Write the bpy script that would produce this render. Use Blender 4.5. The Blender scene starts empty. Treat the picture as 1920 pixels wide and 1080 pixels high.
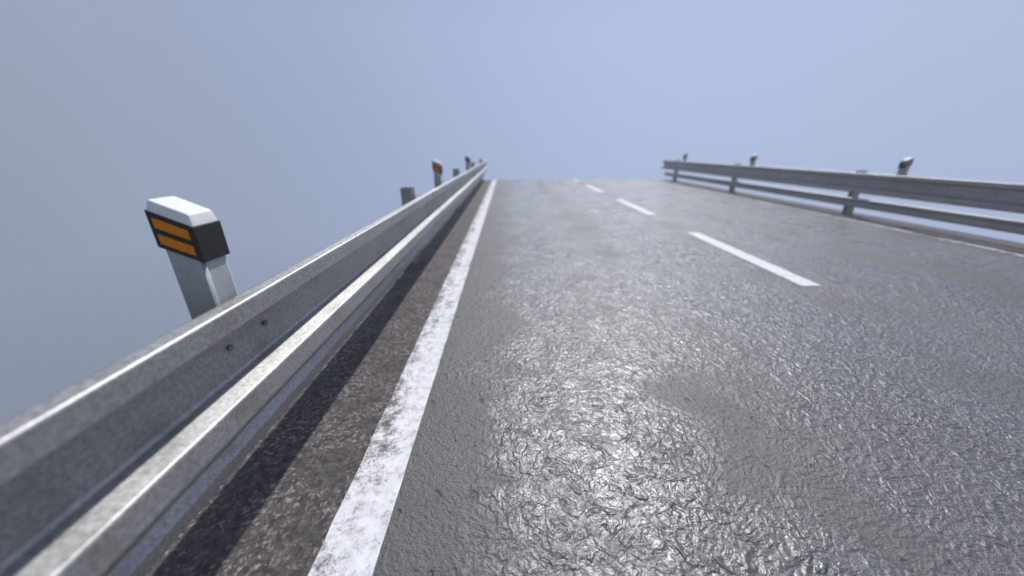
import bpy, bmesh, math, random
from mathutils import Vector, Matrix

random.seed(7)
scene = bpy.context.scene
COL = scene.collection

# ------------------------------------------------------------------ helpers
def link_mesh(name, bm, mats, parent=None, smooth=True, weighted=True):
    bmesh.ops.recalc_face_normals(bm, faces=bm.faces[:])
    me = bpy.data.meshes.new(name)
    bm.to_mesh(me)
    bm.free()
    for m in (mats if isinstance(mats, (list, tuple)) else [mats]):
        me.materials.append(m)
    if smooth:
        for p in me.polygons:
            p.use_smooth = True
    o = bpy.data.objects.new(name, me)
    COL.objects.link(o)
    if parent:
        o.parent = parent
    if smooth and weighted:
        w = o.modifiers.new('weighted_normals', 'WEIGHTED_NORMAL')
        w.weight = 80
        w.keep_sharp = True
    return o

def thing(name, label, cat, loc, group=None):
    o = bpy.data.objects.new(name, None)
    COL.objects.link(o)
    o.location = loc
    o.empty_display_size = 0.2
    o['label'] = label
    o['category'] = cat
    if group:
        o['group'] = group
    return o

def fillet(pts, r, seg=5):
    """round the inner corners of an open polyline of (x, z) points"""
    out = [Vector(pts[0])]
    for i in range(1, len(pts) - 1):
        a, b, c = Vector(pts[i - 1]), Vector(pts[i]), Vector(pts[i + 1])
        u = (a - b); v = (c - b)
        lu, lv = u.length, v.length
        u.normalize(); v.normalize()
        ang = u.angle(v)
        rr = r[i] if isinstance(r, (list, tuple)) else r
        t = min(rr / math.tan(ang / 2), lu * 0.45, lv * 0.45)
        rad = t * math.tan(ang / 2)
        bis = (u + v).normalized()
        cen = b + bis * (rad / math.sin(ang / 2))
        p0 = b + u * t
        p1 = b + v * t
        a0 = math.atan2(p0.y - cen.y, p0.x - cen.x)
        a1 = math.atan2(p1.y - cen.y, p1.x - cen.x)
        d = a1 - a0
        while d > math.pi: d -= 2 * math.pi
        while d < -math.pi: d += 2 * math.pi
        for k in range(seg + 1):
            aa = a0 + d * k / seg
            out.append(Vector((cen.x + rad * math.cos(aa), cen.y + rad * math.sin(aa))))
    out.append(Vector(pts[-1]))
    return out

def sheet_extrude(profile, y0, y1, thick, n=1, wob=0.0, seed=0):
    """sweep an open (x,z) profile along y as a sheet of real thickness"""
    P = [Vector(p) for p in profile]
    N = []
    for i in range(len(P)):
        d = (P[min(i + 1, len(P) - 1)] - P[max(i - 1, 0)]).normalized()
        N.append(Vector((-d.y, d.x)))
    ring = P + [P[i] + N[i] * thick for i in reversed(range(len(P)))]
    bm = bmesh.new()
    rows = []
    rnd = random.Random(seed)
    ph = [rnd.uniform(0, 6.28) for _ in range(4)]
    for k in range(n + 1):
        y = y0 + (y1 - y0) * k / n
        dx = wob * (math.sin(y * 1.3 + ph[0]) + 0.5 * math.sin(y * 3.1 + ph[1]))
        dz = wob * (math.sin(y * 1.1 + ph[2]) + 0.4 * math.sin(y * 2.7 + ph[3]))
        rows.append([bm.verts.new((p.x + dx, y, p.y + dz)) for p in ring])
    m = len(ring)
    for k in range(n):
        for i in range(m):
            j = (i + 1) % m
            bm.faces.new((rows[k][i], rows[k][j], rows[k + 1][j], rows[k + 1][i]))
    bm.faces.new(rows[0][::-1])
    bm.faces.new(rows[-1])
    return bm

def box(bm, lo, hi, bevel=0.0, seg=2):
    vs = []
    for z in (lo[2], hi[2]):
        for x, y in ((lo[0], lo[1]), (hi[0], lo[1]), (hi[0], hi[1]), (lo[0], hi[1])):
            vs.append(bm.verts.new((x, y, z)))
    f = [bm.faces.new([vs[i] for i in q]) for q in
         ((3, 2, 1, 0), (4, 5, 6, 7), (0, 1, 5, 4), (1, 2, 6, 5), (2, 3, 7, 6), (3, 0, 4, 7))]
    if bevel:
        es = list({e for q in f for e in q.edges})
        bmesh.ops.bevel(bm, geom=es, offset=bevel, segments=seg, affect='EDGES', profile=0.5)

def loft(bm, rings, cap0=True, cap1=True):
    R = [[bm.verts.new(p) for p in r] for r in rings]
    n = len(R[0])
    for a, b in zip(R, R[1:]):
        for i in range(n):
            j = (i + 1) % n
            bm.faces.new((a[i], a[j], b[j], b[i]))
    if cap0: bm.faces.new(R[0][::-1])
    if cap1: bm.faces.new(R[-1])

# ------------------------------------------------------------------ materials
class NT:
    def __init__(self, tree):
        self.t = tree
    def n(self, typ, **kw):
        o = self.t.nodes.new(typ)
        for k, v in kw.items():
            setattr(o, k, v)
        return o
    def l(self, a, b):
        self.t.links.new(a, b)
    def val(self, s, v):
        if hasattr(v, 'is_linked') or isinstance(v, bpy.types.NodeSocket):
            self.l(v, s)
        else:
            s.default_value = v
    def math(self, op, a, b=None, c=None, clamp=False):
        o = self.n('ShaderNodeMath', operation=op, use_clamp=clamp)
        self.val(o.inputs[0], a)
        if b is not None: self.val(o.inputs[1], b)
        if c is not None: self.val(o.inputs[2], c)
        return o.outputs[0]
    def ss(self, x, lo, hi, a=0.0, b=1.0):
        o = self.n('ShaderNodeMapRange', interpolation_type='SMOOTHSTEP')
        self.val(o.inputs[0], x)
        o.inputs[1].default_value = lo; o.inputs[2].default_value = hi
        o.inputs[3].default_value = a; o.inputs[4].default_value = b
        return o.outputs[0]
    def mix(self, f, a, b):
        o = self.n('ShaderNodeMix', data_type='RGBA')
        self.val(o.inputs[0], f)
        self.val(o.inputs[6], a); self.val(o.inputs[7], b)
        return o.outputs[2]
    def noise(self, vec, scale, detail=3, rough=0.5, dist=0.0, typ=None):
        o = self.n('ShaderNodeTexNoise')
        if typ: o.noise_type = typ
        self.l(vec, o.inputs['Vector'])
        o.inputs['Scale'].default_value = scale
        o.inputs['Detail'].default_value = detail
        o.inputs['Roughness'].default_value = rough
        o.inputs['Distortion'].default_value = dist
        return o.outputs['Fac']
    def voro(self, vec, scale, feature='F1', dim='3D'):
        o = self.n('ShaderNodeTexVoronoi', feature=feature, voronoi_dimensions=dim)
        self.l(vec, o.inputs['Vector'])
        o.inputs['Scale'].default_value = scale
        return o

def new_mat(name):
    m = bpy.data.materials.new(name)
    m.use_nodes = True
    t = NT(m.node_tree)
    b = m.node_tree.nodes['Principled BSDF']
    co = t.n('ShaderNodeTexCoord')
    return m, t, b, co.outputs['Object']

def scaled(t, vec, s, off=(0, 0, 0)):
    o = t.n('ShaderNodeMapping')
    t.l(vec, o.inputs[0])
    o.inputs[1].default_value = off
    o.inputs[3].default_value = s
    return o.outputs[0]

def bump(t, b, height, strength, dist):
    o = t.n('ShaderNodeBump')
    t.val(o.inputs['Strength'], strength)
    o.inputs['Distance'].default_value = dist
    t.l(height, o.inputs['Height'])
    t.l(o.outputs[0], b.inputs['Normal'])

def asphalt_nodes(t, co):
    """shared relief of the road surface: returns height, wheel-track mask, grain, patch noise"""
    sep = t.n('ShaderNodeSeparateXYZ'); t.l(co, sep.inputs[0])
    warp = t.noise(co, 0.8, 3)
    x = t.math('ADD', sep.outputs[0], t.math('MULTIPLY', t.math('SUBTRACT', warp, 0.5), 0.9))
    a = t.math('ABSOLUTE', t.math('SUBTRACT', x, 3.0))
    d = t.math('MINIMUM', t.math('ABSOLUTE', t.math('SUBTRACT', a, 0.88)),
               t.math('ABSOLUTE', t.math('SUBTRACT', a, 2.55)))
    track = t.ss(d, 0.05, 0.85, 1.0, 0.0)
    patch = t.noise(co, 1.1, 3, 0.5, 0.4)
    return sep, track, patch

def mat_asphalt():
    m, t, b, co = new_mat('wet_worn_asphalt')
    sep, track, patch = asphalt_nodes(t, co)
    def soft_ridge(n):
        q = t.math('SUBTRACT', n, 0.5)
        return t.math('SQRT', t.math('ADD', t.math('MULTIPLY', q, q), 0.0012))
    worms = soft_ridge(t.noise(co, 9.5, 2.0, 0.5, 1.5))
    worms2 = t.noise(co, 25, 3, 0.55, 1.2)
    grain = t.noise(co, 170, 4, 0.65)
    mid = t.noise(co, 60, 3, 0.6)
    breakup = t.noise(co, 2.3, 3, 0.6, 0.6)
    tr = t.math('MULTIPLY', track, t.ss(breakup, 0.34, 0.62, 0.30, 1.0))
    near_line = t.ss(t.math('ADD', sep.outputs[0], t.math('MULTIPLY', t.math('SUBTRACT', breakup, 0.5), 1.6)), -0.45, 0.60)
    rm = t.math('ADD', tr, t.ss(patch, 0.34, 0.64, 0.12, 0.70), clamp=True)
    rm = t.math('MULTIPLY', rm, t.math('ADD', 0.25, t.math('MULTIPLY', near_line, 0.75)))
    pv = t.voro(scaled(t, co, (1.0, 0.8, 1.0)), 6.5, 'F1', '2D')
    sc = t.n('ShaderNodeSeparateColor'); t.l(pv.outputs['Color'], sc.inputs[0])
    sel = t.math('LESS_THAN', sc.outputs[0], 0.42)
    size = t.math('ADD', 0.03, t.math('MULTIPLY', t.math('POWER', sc.outputs[1], 2.0), 0.11))
    pd = t.math('ADD', pv.outputs['Distance'], t.math('MULTIPLY', t.math('SUBTRACT', mid, 0.5), 0.09))
    pr = t.math('DIVIDE', pd, size)
    pit = t.math('MULTIPLY', sel, t.ss(pr, 0.25, 1.1, 1.0, 0.0))
    h = t.math('MULTIPLY', worms, 1.6)
    h = t.math('ADD', h, t.math('MULTIPLY', worms2, 0.85))
    h = t.math('MULTIPLY', h, t.math('ADD', 0.22, t.math('MULTIPLY', rm, 0.70)))
    h = t.math('ADD', h, t.math('MULTIPLY', mid, 0.24))
    h = t.math('ADD', h, t.math('MULTIPLY', grain, 0.10))
    h = t.math('SUBTRACT', h, t.math('MULTIPLY', pit, 0.26))
    bump(t, b, h, 1.0, 0.021)
    speck = t.ss(t.noise(co, 240, 3, 0.75), 0.36, 0.72)
    c = t.mix(speck, (0.060, 0.059, 0.060, 1), (0.145, 0.141, 0.140, 1))
    brown = t.ss(t.noise(co, 0.55, 4, 0.6), 0.40, 0.62)
    c = t.mix(t.math('MULTIPLY', brown, 0.55), c, (0.082, 0.073, 0.066, 1))
    tar = t.ss(t.noise(scaled(t, co, (1, 0.45, 1)), 2.6, 4, 0.6), 0.54, 0.72)
    c = t.mix(t.math('MULTIPLY', tar, 0.3), c, (0.042, 0.042, 0.046, 1))
    c = t.mix(t.math('MULTIPLY', pit, 0.05), c, (0.035, 0.035, 0.038, 1))
    t.l(c, b.inputs['Base Color'])
    # damp film: glossier along the wheel tracks and in drifting patches
    damp = t.ss(t.noise(scaled(t, co, (1.0, 0.7, 1.0)), 0.9, 4, 0.6, 0.8), 0.40, 0.64)
    r = t.math('SUBTRACT', 0.56, t.math('MULTIPLY', rm, 0.24))
    r = t.math('SUBTRACT', r, t.math('MULTIPLY', damp, 0.12))
    r = t.math('ADD', r, t.math('MULTIPLY', t.math('SUBTRACT', grain, 0.5), 0.15))
    t.l(r, b.inputs['Roughness'])
    b.inputs['Specular IOR Level'].default_value = 0.60
    hc = t.math('ADD', t.math('MULTIPLY', worms, 1.35), t.math('ADD', t.math('MULTIPLY', worms2, 0.42), t.math('ADD', t.math('MULTIPLY', mid, 0.09), t.math('MULTIPLY', grain, 0.035))))
    hc = t.math('SUBTRACT', hc, t.math('MULTIPLY', pit, 0.3))
    bc = t.n('ShaderNodeBump')
    bc.inputs['Strength'].default_value = 1.0
    bc.inputs['Distance'].default_value = 0.014
    t.l(hc, bc.inputs['Height'])
    t.l(bc.outputs[0], b.inputs['Coat Normal'])
    film = t.math('MULTIPLY', t.ss(rm, 0.12, 0.85), t.ss(t.noise(co, 3.1, 3, 0.6, 0.5), 0.30, 0.62, 0.62, 1.0))
    t.l(t.math('MULTIPLY', film, 0.72), b.inputs['Coat Weight'])
    b.inputs['Coat Roughness'].default_value = 0.29
    b.inputs['Coat IOR'].default_value = 1.55
    return m

def mat_shoulder():
    m, t, b, co = new_mat('brown_shoulder_asphalt')
    n1 = t.noise(co, 26, 5, 0.7)
    n2 = t.noise(co, 5.0, 4, 0.6, 0.5)
    n3 = t.noise(co, 48, 5, 0.72)
    c = t.mix(t.ss(n1, 0.35, 0.7), (0.042, 0.037, 0.035, 1), (0.125, 0.112, 0.105, 1))
    st = t.math('MULTIPLY', t.ss(n3, 0.50, 0.64), t.ss(n2, 0.34, 0.58))
    c = t.mix(t.math('MULTIPLY', st, 0.85), c, (0.36, 0.31, 0.30, 1))
    red = t.ss(t.noise(co, 2.2, 2), 0.56, 0.72)
    c = t.mix(t.math('MULTIPLY', red, 0.22), c, (0.13, 0.088, 0.075, 1))
    t.l(c, b.inputs['Base Color'])
    b.inputs['Roughness'].default_value = 0.78
    b.inputs['Specular IOR Level'].default_value = 0.3
    h = t.math('ADD', t.math('MULTIPLY', n1, 0.7), t.math('MULTIPLY', n3, 0.5))
    bump(t, b, h, 0.7, 0.008)
    return m

def mat_paint(name, worn, edge_side=0, xe=0.0, width=0.2, span=0.75):
    """road paint; worn 0..1 sets wear or painted-in shade; edge_side -1/+1 = the side flaked off, or darkened as painted rail shade"""
    m, t, b, co = new_mat(name)
    sep = t.n('ShaderNodeSeparateXYZ'); t.l(co, sep.inputs[0])
    n1 = t.noise(co, 13, 6, 0.72)
    n2 = t.noise(scaled(t, co, (1.0, 0.55, 1)), 3.4, 3, 0.55)
    n3 = t.noise(co, 90, 3, 0.7)
    s = t.math('ADD', t.math('MULTIPLY', n1, 0.55), t.math('MULTIPLY', n2, 0.45))
    s = t.math('ADD', s, t.math('MULTIPLY', t.math('SUBTRACT', n3, 0.5), 0.30))
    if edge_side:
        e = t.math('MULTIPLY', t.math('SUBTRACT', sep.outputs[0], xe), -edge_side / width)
        # e: 0 at the flaking or shade-painted edge, 1 at the clean edge
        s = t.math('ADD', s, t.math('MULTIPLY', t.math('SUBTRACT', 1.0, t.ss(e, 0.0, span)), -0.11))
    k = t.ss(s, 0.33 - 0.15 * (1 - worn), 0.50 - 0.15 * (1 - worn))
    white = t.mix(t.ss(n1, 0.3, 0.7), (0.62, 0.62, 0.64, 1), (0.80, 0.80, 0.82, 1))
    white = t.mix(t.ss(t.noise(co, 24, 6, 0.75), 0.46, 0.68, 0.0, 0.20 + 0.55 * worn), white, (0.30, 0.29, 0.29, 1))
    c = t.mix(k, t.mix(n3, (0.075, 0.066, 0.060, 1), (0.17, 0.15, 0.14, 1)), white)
    t.l(c, b.inputs['Base Color'])
    b.inputs['Roughness'].default_value = 0.55
    b.inputs['Specular IOR Level'].default_value = 0.4
    h = t.math('ADD', t.math('MULTIPLY', k, 0.5), t.math('MULTIPLY', n3, 0.5))
    bump(t, b, h, 0.5, 0.006)
    return m

def mat_steel(name, tone=1.0, rough=0.50, metal=0.70):
    m, t, b, co = new_mat(name)
    sp = t.noise(co, 75, 5, 0.7, 0.2)
    big = t.noise(scaled(t, co, (1, 0.25, 1)), 3.0, 4, 0.6)
    fine = t.noise(co, 400, 2, 0.6)
    streak = t.noise(scaled(t, co, (14, 5, 4)), 1.0, 4, 0.6)
    c = t.mix(t.ss(sp, 0.32, 0.68), (0.30 * tone, 0.297 * tone, 0.293 * tone, 1), (0.49 * tone, 0.486 * tone, 0.48 * tone, 1))
    c = t.mix(t.ss(big, 0.40, 0.70, 0.0, 0.45), c, (0.25 * tone, 0.24 * tone, 0.225 * tone, 1))
    c = t.mix(t.ss(streak, 0.48, 0.72, 0.0, 0.5), c, (0.20 * tone, 0.185 * tone, 0.165 * tone, 1))
    t.l(c, b.inputs['Base Color'])
    b.inputs['Metallic'].default_value = metal
    r = t.math('ADD', rough, t.math('MULTIPLY', t.math('SUBTRACT', sp, 0.5), 0.25))
    r = t.math('ADD', r, t.math('MULTIPLY', t.math('SUBTRACT', big, 0.5), 0.15))
    t.l(r, b.inputs['Roughness'])
    h = t.math('ADD', t.math('MULTIPLY', sp, 0.5), t.math('MULTIPLY', fine, 0.5))
    bump(t, b, h, 0.25, 0.0015)
    return m

def mat_plastic(name, col, rough=0.45, darken=0.0, spec=0.5):
    m, t, b, co = new_mat(name)
    n = t.noise(co, 30, 5, 0.65)
    big = t.noise(scaled(t, co, (1, 1, 0.45)), 7, 4, 0.6)
    c = t.mix(t.ss(n, 0.3, 0.7), tuple(v * 0.9 for v in col) + (1,), tuple(col) + (1,))
    if darken:
        sep = t.n('ShaderNodeSeparateXYZ'); t.l(co, sep.inputs[0])
        low_tone = t.ss(t.math('ADD', sep.outputs[2], t.math('MULTIPLY', t.math('SUBTRACT', big, 0.5), 0.3)), 0.60, 1.02, 1.0, 0.0)  # grey mixed in, stronger towards the bottom
        c = t.mix(t.math('MULTIPLY', low_tone, darken), c, (0.13, 0.128, 0.12, 1))
        c = t.mix(t.ss(n, 0.55, 0.75, 0.0, darken * 0.5), c, (0.22, 0.21, 0.19, 1))
    t.l(c, b.inputs['Base Color'])
    t.l(t.math('ADD', rough, t.math('MULTIPLY', t.math('SUBTRACT', n, 0.5), 0.2)), b.inputs['Roughness'])
    b.inputs['Specular IOR Level'].default_value = spec
    bump(t, b, n, 0.15, 0.002)
    return m

def mat_reflector(name, col):
    m, t, b, co = new_mat(name)
    v = t.voro(co, 210)
    c = t.mix(t.ss(v.outputs['Distance'], 0.1, 0.6), tuple(col) + (1,), tuple(k * 0.75 for k in col) + (1,))
    t.l(c, b.inputs['Base Color'])
    b.inputs['Roughness'].default_value = 0.45
    b.inputs['Specular IOR Level'].default_value = 0.15
    bump(t, b, v.outputs['Distance'], 0.2, 0.001)
    return m

def mat_concrete():
    m, t, b, co = new_mat('deck_concrete')
    n = t.noise(co, 6, 6, 0.65)
    t.l(t.mix(n, (0.20, 0.19, 0.18, 1), (0.36, 0.35, 0.33, 1)), b.inputs['Base Color'])
    b.inputs['Roughness'].default_value = 0.85
    bump(t, b, t.noise(co, 40, 4), 0.4, 0.01)
    return m

M_ASPH = mat_asphalt()
M_SHLD = mat_shoulder()
M_STEEL = mat_steel('galvanised_steel')
M_POST = mat_steel('weathered_galvanised_post', 1.0, 0.6, 0.12)
M_BOLT = mat_steel('bolt_steel', 0.75, 0.35)
M_WHITE = mat_plastic('white_post_plastic', (0.50, 0.54, 0.55), 0.7, 0.85, 0.3)
M_CAP = mat_plastic('white_cap_plastic', (0.90, 0.905, 0.905), 0.3)
M_BLACK = mat_plastic('black_band_plastic', (0.016, 0.017, 0.018), 0.55, 0.0, 0.35)
M_AMBER = mat_reflector('amber_reflector', (1.0, 0.32, 0.0))
M_RED = mat_reflector('red_reflector', (0.55, 0.06, 0.06))
M_CONC = mat_concrete()

# ------------------------------------------------------------------ layout (metres)
Y0, Y1 = -7.0, 16.0            # the built length of road
EDGE_L, EDGE_R = -1.42, 7.42   # outer rims of the shoulders
LINE_L = (-0.632, -0.43)
LINE_R = (6.43, 6.615)

def sheet(name, x0, x1, y0, y1, z, mat, parent=None, kind='structure', th=0.0):
    bm = bmesh.new()
    nx = max(1, int((x1 - x0) / 1.0)); ny = max(1, int((y1 - y0) / 1.0))
    g = [[bm.verts.new((x0 + (x1 - x0) * i / nx, y0 + (y1 - y0) * j / ny, z)) for i in range(nx + 1)] for j in range(ny + 1)]
    for j in range(ny):
        for i in range(nx):
            bm.faces.new((g[j][i], g[j][i + 1], g[j + 1][i + 1], g[j + 1][i]))
    if th:
        r = bmesh.ops.extrude_face_region(bm, geom=bm.faces[:])
        bmesh.ops.translate(bm, vec=(0, 0, -th), verts=[v for v in r['geom'] if isinstance(v, bmesh.types.BMVert)])
    o = link_mesh(name, bm, mat, parent, smooth=False)
    if kind and not parent:
        o['kind'] = kind
    return o

deck = sheet('road_deck', EDGE_L + 0.01, EDGE_R - 0.01, Y0, Y1 - 0.01, -0.05, M_CONC, th=0.32)
road = sheet('road', LINE_L[0], LINE_R[1], Y0, Y1, 0.0, M_ASPH, th=0.045)
sheet('road_shoulder', EDGE_L, LINE_L[0] - 0.001, Y0, Y1, -0.003, M_SHLD, th=0.042)
sheet('road_shoulder', LINE_R[1] + 0.001, EDGE_R, Y0, Y1, -0.003, M_SHLD, th=0.042)

def marking(name, x0, x1, y0, y1, mat):
    """a painted strip, edges a little uneven, 4 mm above the asphalt"""
    bm = bmesh.new()
    n = max(2, int((y1 - y0) / 0.08))
    rnd = random.Random(name + str(x0) + str(y0))
    L, R = [], []
    for j in range(n + 1):
        y = y0 + (y1 - y0) * j / n
        L.append(bm.verts.new((x0 + rnd.uniform(-.0025, .0025), y, 0.004)))
        R.append(bm.verts.new((x1 + rnd.uniform(-.0015, .0015), y, 0.004)))
    for j in range(n):
        bm.faces.new((L[j], R[j], R[j + 1], L[j + 1]))
    return link_mesh(name, bm, mat, road, smooth=False)

m_l = mat_paint('worn_edge_line_paint', 0.80, -1, LINE_L[0], 0.202)
m_r = mat_paint('painted_shade_edge_line', 1.15, -1, LINE_R[0], 0.185, 1.4)  # inner part darkened in the colour to stand for the rail's shadow
m_d = mat_paint('clean_dash_paint', 0.30)
e = marking('edge_line', LINE_L[0], LINE_L[1], Y0, Y1, m_l)
e['label'] = 'worn white edge line, flaked along the side by the guard rail'
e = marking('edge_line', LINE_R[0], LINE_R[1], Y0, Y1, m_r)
e['label'] = 'white edge line with painted rail shade, along the far guard rail'
DASH0, DASHL, PER = 3.13, 2.35, 4.0
for k in range(-2, 4):
    ya = DASH0 + PER * k
    yb = min(ya + DASHL, Y1 - 0.02)
    if yb > ya and ya > Y0:
        marking('centre_dash', 2.895, 3.095, ya, yb, m_d)

# ------------------------------------------------------------------ guard rails
# profiles as (distance away from the road behind the rail face, height)
UP = [(0.080, 0.806), (0.040, 0.829), (0.000, 0.821), (0.000, 0.757), (0.080, 0.728),
      (0.080, 0.576), (0.000, 0.549), (0.000, 0.474), (0.034, 0.456), (0.080, 0.472)]
UPR = [0, 0.02, 0.010, 0.006, 0.012, 0.016, 0.012, 0.008, 0.015, 0]
LO = [(0.072, 0.320), (0.026, 0.345), (0.002, 0.338), (0.000, 0.300), (0.024, 0.268),
      (0.000, 0.232), (0.002, 0.188), (0.026, 0.166), (0.072, 0.190)]
LOR = [0, 0.014, 0.010, 0.010, 0.012, 0.010, 0.010, 0.014, 0]

def post_bm():
    """C-section steel post, open towards the road; local x = away from the road"""
    w, d, th, lip = 0.13, 0.12, 0.006, 0.028
    pts = [(0.0, -d / 2 + lip), (0.0, -d / 2), (w, -d / 2), (w, d / 2), (0.0, d / 2), (0.0, d / 2 - lip)]
    P = fillet(pts, 0.010, 4)
    N = []
    for i in range(len(P)):
        dd = (P[min(i + 1, len(P) - 1)] - P[max(i - 1, 0)]).normalized()
        N.append(Vector((-dd.y, dd.x)))
    ring = P + [P[i] + N[i] * th for i in reversed(range(len(P)))]
    bm = bmesh.new()
    loft(bm, [[(p.x, p.y, z) for p in ring] for z in (-0.3, 0.2, 0.855)])
    return bm

def spacer_bm():
    """folded steel bracket between post and rail"""
    bm = bmesh.new()
    prof = fillet([(0.0, 0.50), (0.0, 0.777), (0.152, 0.777), (0.152, 0.50)], 0.008, 3)
    P = [(p.x, p.y) for p in prof]
    th = 0.005
    V = [Vector(p) for p in P]
    N = []
    for i in range(len(V)):
        dd = (V[min(i + 1, len(V) - 1)] - V[max(i - 1, 0)]).normalized()
        N.append(Vector((dd.y, -dd.x)))
    ring = V + [V[i] + N[i] * th for i in reversed(range(len(V)))]
    loft(bm, [[(p.x, y, p.y) for p in ring] for y in (-0.035, 0.035)])
    return bm

def bolt_bm(r=0.0075):
    """domed bolt head with washer, pointing to -x"""
    bm = bmesh.new()
    prof = [(0.0, r * 1.35), (-0.003, r * 1.35), (-0.004, r), (-0.007, r * 0.92), (-0.010, r * 0.6), (-0.011, r * 0.15)]
    loft(bm, [[(x, rr * math.cos(a * math.pi / 8), rr * math.sin(a * math.pi / 8)) for a in range(16)] for x, rr in prof])
    return bm

def guard_rail(label, xface, side, post_ys, splices, seed):
    """side = -1: the rail stands left of the road and turns its face to +x"""
    root = thing('guard_rail', label, 'guard rail', (xface, 0, 0), 'steel guard rails along the road')
    def fl(bm):                       # local 'away from road' -> world x
        if side < 0:
            bmesh.ops.scale(bm, vec=(-1, 1, 1), verts=bm.verts[:])
        return bm
    cuts = [Y0] + splices + [Y1]
    for i in range(len(cuts) - 1):
        a, b = cuts[i], cuts[i + 1]
        lap = 0.0 if i == len(cuts) - 2 else 0.30
        # every rail laps 3 mm in front of the next one
        prof = fillet([(x - 0.0032 * (i % 2), z + 0.0004 * (i % 2)) for x, z in UP], UPR, 6)
        bm = sheet_extrude(prof, a, b + lap, 0.003, n=max(2, int((b - a) * 4)), wob=0.0009, seed=seed)
        bb = link_mesh('upper_beam', fl(bm), M_STEEL, root)
    prof = fillet([(x + 0.172, z) for x, z in LO], LOR, 5)
    bm = sheet_extrude(prof, Y0, Y1, 0.003, n=80, wob=0.0012, seed=seed + 5)
    link_mesh('lower_beam', fl(bm), M_STEEL, root)
    first = None
    for y in post_ys:
        if first is None:
            p = link_mesh('post', fl(post_bm()), M_POST, root)
            s = link_mesh('spacer_bracket', fl(spacer_bm()), M_POST, p)
            s.location.x = -side * -0.0 + (0.083 if side > 0 else -0.083)
            p.location = ((0.238 if side > 0 else -0.238), y, 0)
            s.location.x -= p.location.x
            first = (p, s)
        else:
            p = first[0].copy(); COL.objects.link(p); p.parent = root
            s = first[1].copy(); COL.objects.link(s); s.parent = p
            p.location = (first[0].location.x, y, 0)
    return root

guard_rail('near galvanised steel guard rail, left of the worn white edge line',
           -0.80, -1, [-4.0, 0.0, 4.0, 8.0, 12.0, 15.85], [-4.1, -0.1, 3.9, 7.9, 11.9], 3)
guard_rail('far steel guard rail on the other side of the dashed centre line',
           6.80, 1, [-4.8, -0.8, 3.2, 7.2, 11.2, 15.2], [-4.9, -0.9, 3.1, 7.1, 11.1, 15.1], 11)

# ------------------------------------------------------------------ delineator posts
def rring(w, d, zc, slope, r, n=4, inset=0.0, x0=0.0, y0=0.0):
    """rounded rectangle ring, x across / y deep, z falls with slope towards the road (+x)"""
    out = []
    w2, d2 = w / 2 - inset, d / 2 - inset
    for cx, cy, a0 in ((1, 1, 0), (-1, 1, 90), (-1, -1, 180), (1, -1, 270)):
        for k in range(n + 1):
            a = math.radians(a0 + 90 * k / n)
            x = cx * (w2 - r) + r * math.cos(a)
            y = cy * (d2 - r) + r * math.sin(a)
            out.append((x + x0, y + y0, zc - slope * x))
    return out

W, D, SL = 0.117, 0.104, 0.43
ZB = 1.017          # height of the band's middle on the axis
BH = 0.106
def delineator(label, x, y, side, refl):
    root = thing('delineator_post', label, 'delineator', (x, y, 0), 'roadside delineator posts')
    s = -side
    def fl(bm):
        if s < 0:
            bmesh.ops.scale(bm, vec=(-1, 1, 1), verts=bm.verts[:])
        return bm
    bm = bmesh.new()
    w, d = W - 0.016, D - 0.014
    loft(bm, [rring(w + .004, d + .004, 0.575, 0, 0.009, n=6, inset=0.004), rring(w + .004, d + .004, 0.58, 0, 0.010, n=6),
              rring(w, d, ZB - BH / 2 + 0.01, SL, 0.010, n=6)], cap1=True)
    link_mesh('post_body', fl(bm), M_WHITE, root)
    bm = bmesh.new()
    loft(bm, [rring(W, D, ZB - BH / 2, SL, 0.003, inset=0.0015), rring(W, D, ZB - BH / 2 + 0.0015, SL, 0.003),
              rring(W, D, ZB + BH / 2 - 0.0015, SL, 0.003), rring(W, D, ZB + BH / 2, SL, 0.003, inset=0.0015)])
    band = link_mesh('black_band', fl(bm), M_BLACK, root)
    bm = bmesh.new()
    zt = ZB + BH / 2 - 0.002
    loft(bm, [rring(W, D, zt, SL, 0.006, inset=0.003), rring(W, D, zt + 0.004, SL, 0.006, inset=0.003),
              rring(W, D, zt + 0.028, SL, 0.006, inset=0.0075), rring(W, D, zt + 0.032, SL, 0.006, inset=0.0095),
              rring(W, D, zt + 0.0335, SL, 0.005, inset=0.013)])
    link_mesh('cap', fl(bm), M_CAP, root)
    for yb in (-0.075, 0.095):        # bolts that hold the post, through the groove of the rail
        bm = bolt_bm()
        bmesh.ops.rotate(bm, matrix=Matrix.Rotation(math.pi, 3, 'Z'), verts=bm.verts[:])
        bmesh.ops.translate(bm, vec=(W / 2 + 0.011, yb, 0.667), verts=bm.verts[:])
        link_mesh('mounting_bolt', fl(bm), M_BOLT, root)
    bm = bmesh.new()
    box(bm, (W / 2 - 0.004, -0.11, 0.61), (W / 2 + 0.0035, 0.13, 0.715), 0.002, 2)
    link_mesh('mounting_plate', fl(bm), M_POST, root)
    for zc in (0.024, -0.022):
        bm = bmesh.new()
        box(bm, (-0.0435, -0.003, -0.0142), (0.0435, 0.004, 0.0142), 0.0012, 2)
        for v in bm.verts:
            v.co.z += ZB + zc - SL * v.co.x
            v.co.y += -D / 2
        link_mesh('reflector', fl(bm), refl, band)
    return root

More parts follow.
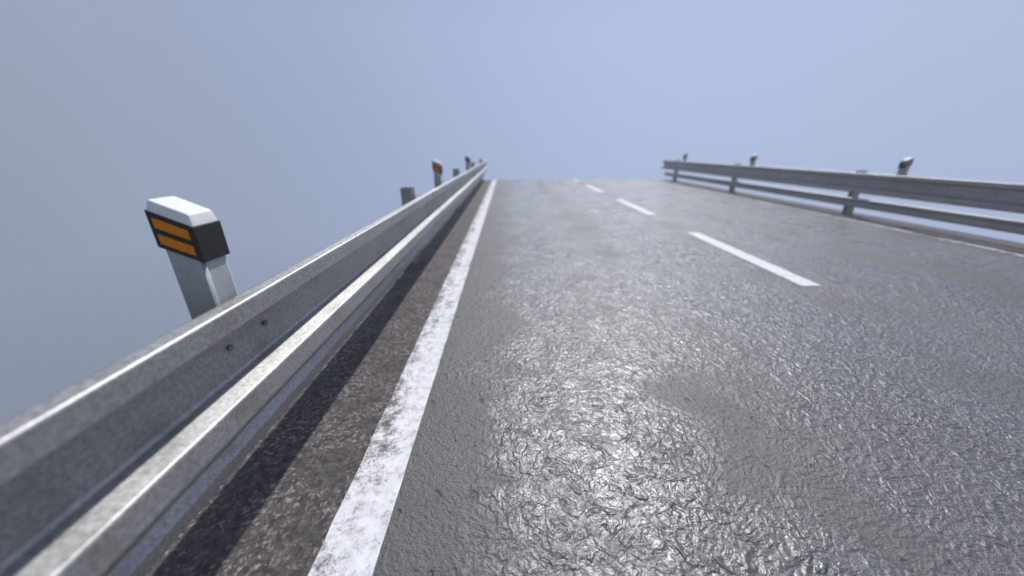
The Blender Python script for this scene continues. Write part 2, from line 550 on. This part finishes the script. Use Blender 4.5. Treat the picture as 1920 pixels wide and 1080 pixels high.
XL, XR = -0.888, 6.888
ys_l = [0.985, 4.985, 8.985]
ys_r = [6.25, 10.25, 14.25]
lab_l = ['largest white delineator post with clear amber bars, close behind the near guard rail',
         'second white delineator post with amber bars along the near guard rail',
         'small white delineator post with red reflector, farthest along the near guard rail']
lab_r = ['slanted white-capped delineator post on the far guard rail, rightmost there',
         'middle one of three delineator posts behind the far guard rail',
         'blurred delineator post at the far left end of the far guard rail']
for i in range(3):
    # the measured corner is the one nearest to the camera and the road
    delineator(lab_l[i], XL - W / 2, ys_l[i] + D / 2, -1, M_RED if i == 2 else M_AMBER)
    delineator(lab_r[i], XR + W / 2, ys_r[i] + D / 2, 1, M_AMBER)

# ------------------------------------------------------------------ mist in the air
HAZE = 0.011
if HAZE:
    bm = bmesh.new()
    box(bm, (-42, -14, -9.0), (48, 42, 14.0))
    hm = bpy.data.materials.new('pale_mist')
    hm.use_nodes = True
    nt = hm.node_tree
    nt.nodes.remove(nt.nodes['Principled BSDF'])
    pv = nt.nodes.new('ShaderNodeVolumePrincipled')
    pv.inputs['Color'].default_value = (0.80, 0.86, 0.95, 1)
    pv.inputs['Density'].default_value = HAZE
    nt.links.new(pv.outputs[0], nt.nodes['Material Output'].inputs['Volume'])
    hz = link_mesh('haze', bm, hm, smooth=False)
    hz['kind'] = 'stuff'

# ------------------------------------------------------------------ light, sky
SUN_EL, SUN_AZ = 49.0, 18.0        # azimuth clockwise from the road direction (+y)
sd = Vector((math.sin(math.radians(SUN_AZ)) * math.cos(math.radians(SUN_EL)),
             math.cos(math.radians(SUN_AZ)) * math.cos(math.radians(SUN_EL)),
             math.sin(math.radians(SUN_EL))))
sun = bpy.data.lights.new('sun', 'SUN')
sun.energy = 4.5
sun.angle = math.radians(1.4)
sun.color = (1.0, 0.98, 0.955)
so = bpy.data.objects.new('sun', sun)
COL.objects.link(so)
so.location = (0, 0, 30)
so.rotation_euler = sd.to_track_quat('Z', 'Y').to_euler()

world = bpy.data.worlds.new('World')
scene.world = world
world.use_nodes = True
t = NT(world.node_tree)
bg = world.node_tree.nodes['Background']
out = world.node_tree.nodes['World Output']
tc = t.n('ShaderNodeTexCoord')
dirv = tc.outputs['Generated']
sky = t.n('ShaderNodeTexSky', sky_type='NISHITA')
sky.sun_disc = False
sky.sun_elevation = math.radians(SUN_EL)
sky.sun_rotation = math.radians(SUN_AZ)
sky.air_density = 1.0; sky.dust_density = 0.4; sky.ozone_density = 1.0
# the misty valley below the road carries the horizon's light on downwards
sp = t.n('ShaderNodeSeparateXYZ'); t.l(dirv, sp.inputs[0])
cb = t.n('ShaderNodeCombineXYZ')
t.l(sp.outputs[0], cb.inputs[0]); t.l(sp.outputs[1], cb.inputs[1])
t.l(t.math('MAXIMUM', sp.outputs[2], 0.25), cb.inputs[2])
nz = t.n('ShaderNodeVectorMath', operation='NORMALIZE'); t.l(cb.outputs[0], nz.inputs[0])
t.l(nz.outputs[0], sky.inputs[0])
t.l(sky.outputs[0], bg.inputs[0])
bg.inputs[1].default_value = 0.05
# thin mist, brighter towards the sunny side
dt = t.n('ShaderNodeVectorMath', operation='DOT_PRODUCT')
t.l(dirv, dt.inputs[0])
dt.inputs[1].default_value = Vector((0.62, 0.55, 0.56)).normalized()
mr = t.n('ShaderNodeMapRange'); t.l(dt.outputs['Value'], mr.inputs[0])
mr.inputs[1].default_value = -0.6; mr.inputs[2].default_value = 1.0
rp = t.n('ShaderNodeValToRGB'); t.l(mr.outputs[0], rp.inputs[0])
cr = rp.color_ramp
cr.elements[0].position = 0.0; cr.elements[0].color = (0.120, 0.086, 0.035, 1)
cr.elements[1].position = 1.0; cr.elements[1].color = (0.41, 0.46, 0.66, 1)
for p, c in ((0.25, (0.142, 0.114, 0.118, 1)), (0.55, (0.20, 0.205, 0.315, 1)), (0.78, (0.30, 0.325, 0.495, 1))):
    el = cr.elements.new(p); el.color = c
bg2 = t.n('ShaderNodeBackground'); t.l(rp.outputs[0], bg2.inputs[0])
bg2.inputs[1].default_value = 0.75
ad = t.n('ShaderNodeAddShader')
t.l(bg.outputs[0], ad.inputs[0]); t.l(bg2.outputs[0], ad.inputs[1])
t.l(ad.outputs[0], out.inputs[0])

# ------------------------------------------------------------------ camera
cam = bpy.data.cameras.new('camera')
cam.sensor_width = 36.0
cam.lens = 650.0 / 1920.0 * 36.0
cam.clip_start = 0.02
cam.clip_end = 500.0
co_ = bpy.data.objects.new('camera', cam)
COL.objects.link(co_)
co_.location = (0, 0, 1.25)
co_.rotation_euler = (math.radians(90 - 21.8), 0, math.radians(-0.85))
cam.dof.use_dof = True
cam.dof.focus_distance = 1.4
cam.dof.aperture_fstop = 0.7
scene.camera = co_

scene.view_settings.view_transform = 'Standard'
scene.view_settings.look = 'None'
scene.view_settings.exposure = 0.0
scene.view_settings.gamma = 1.0
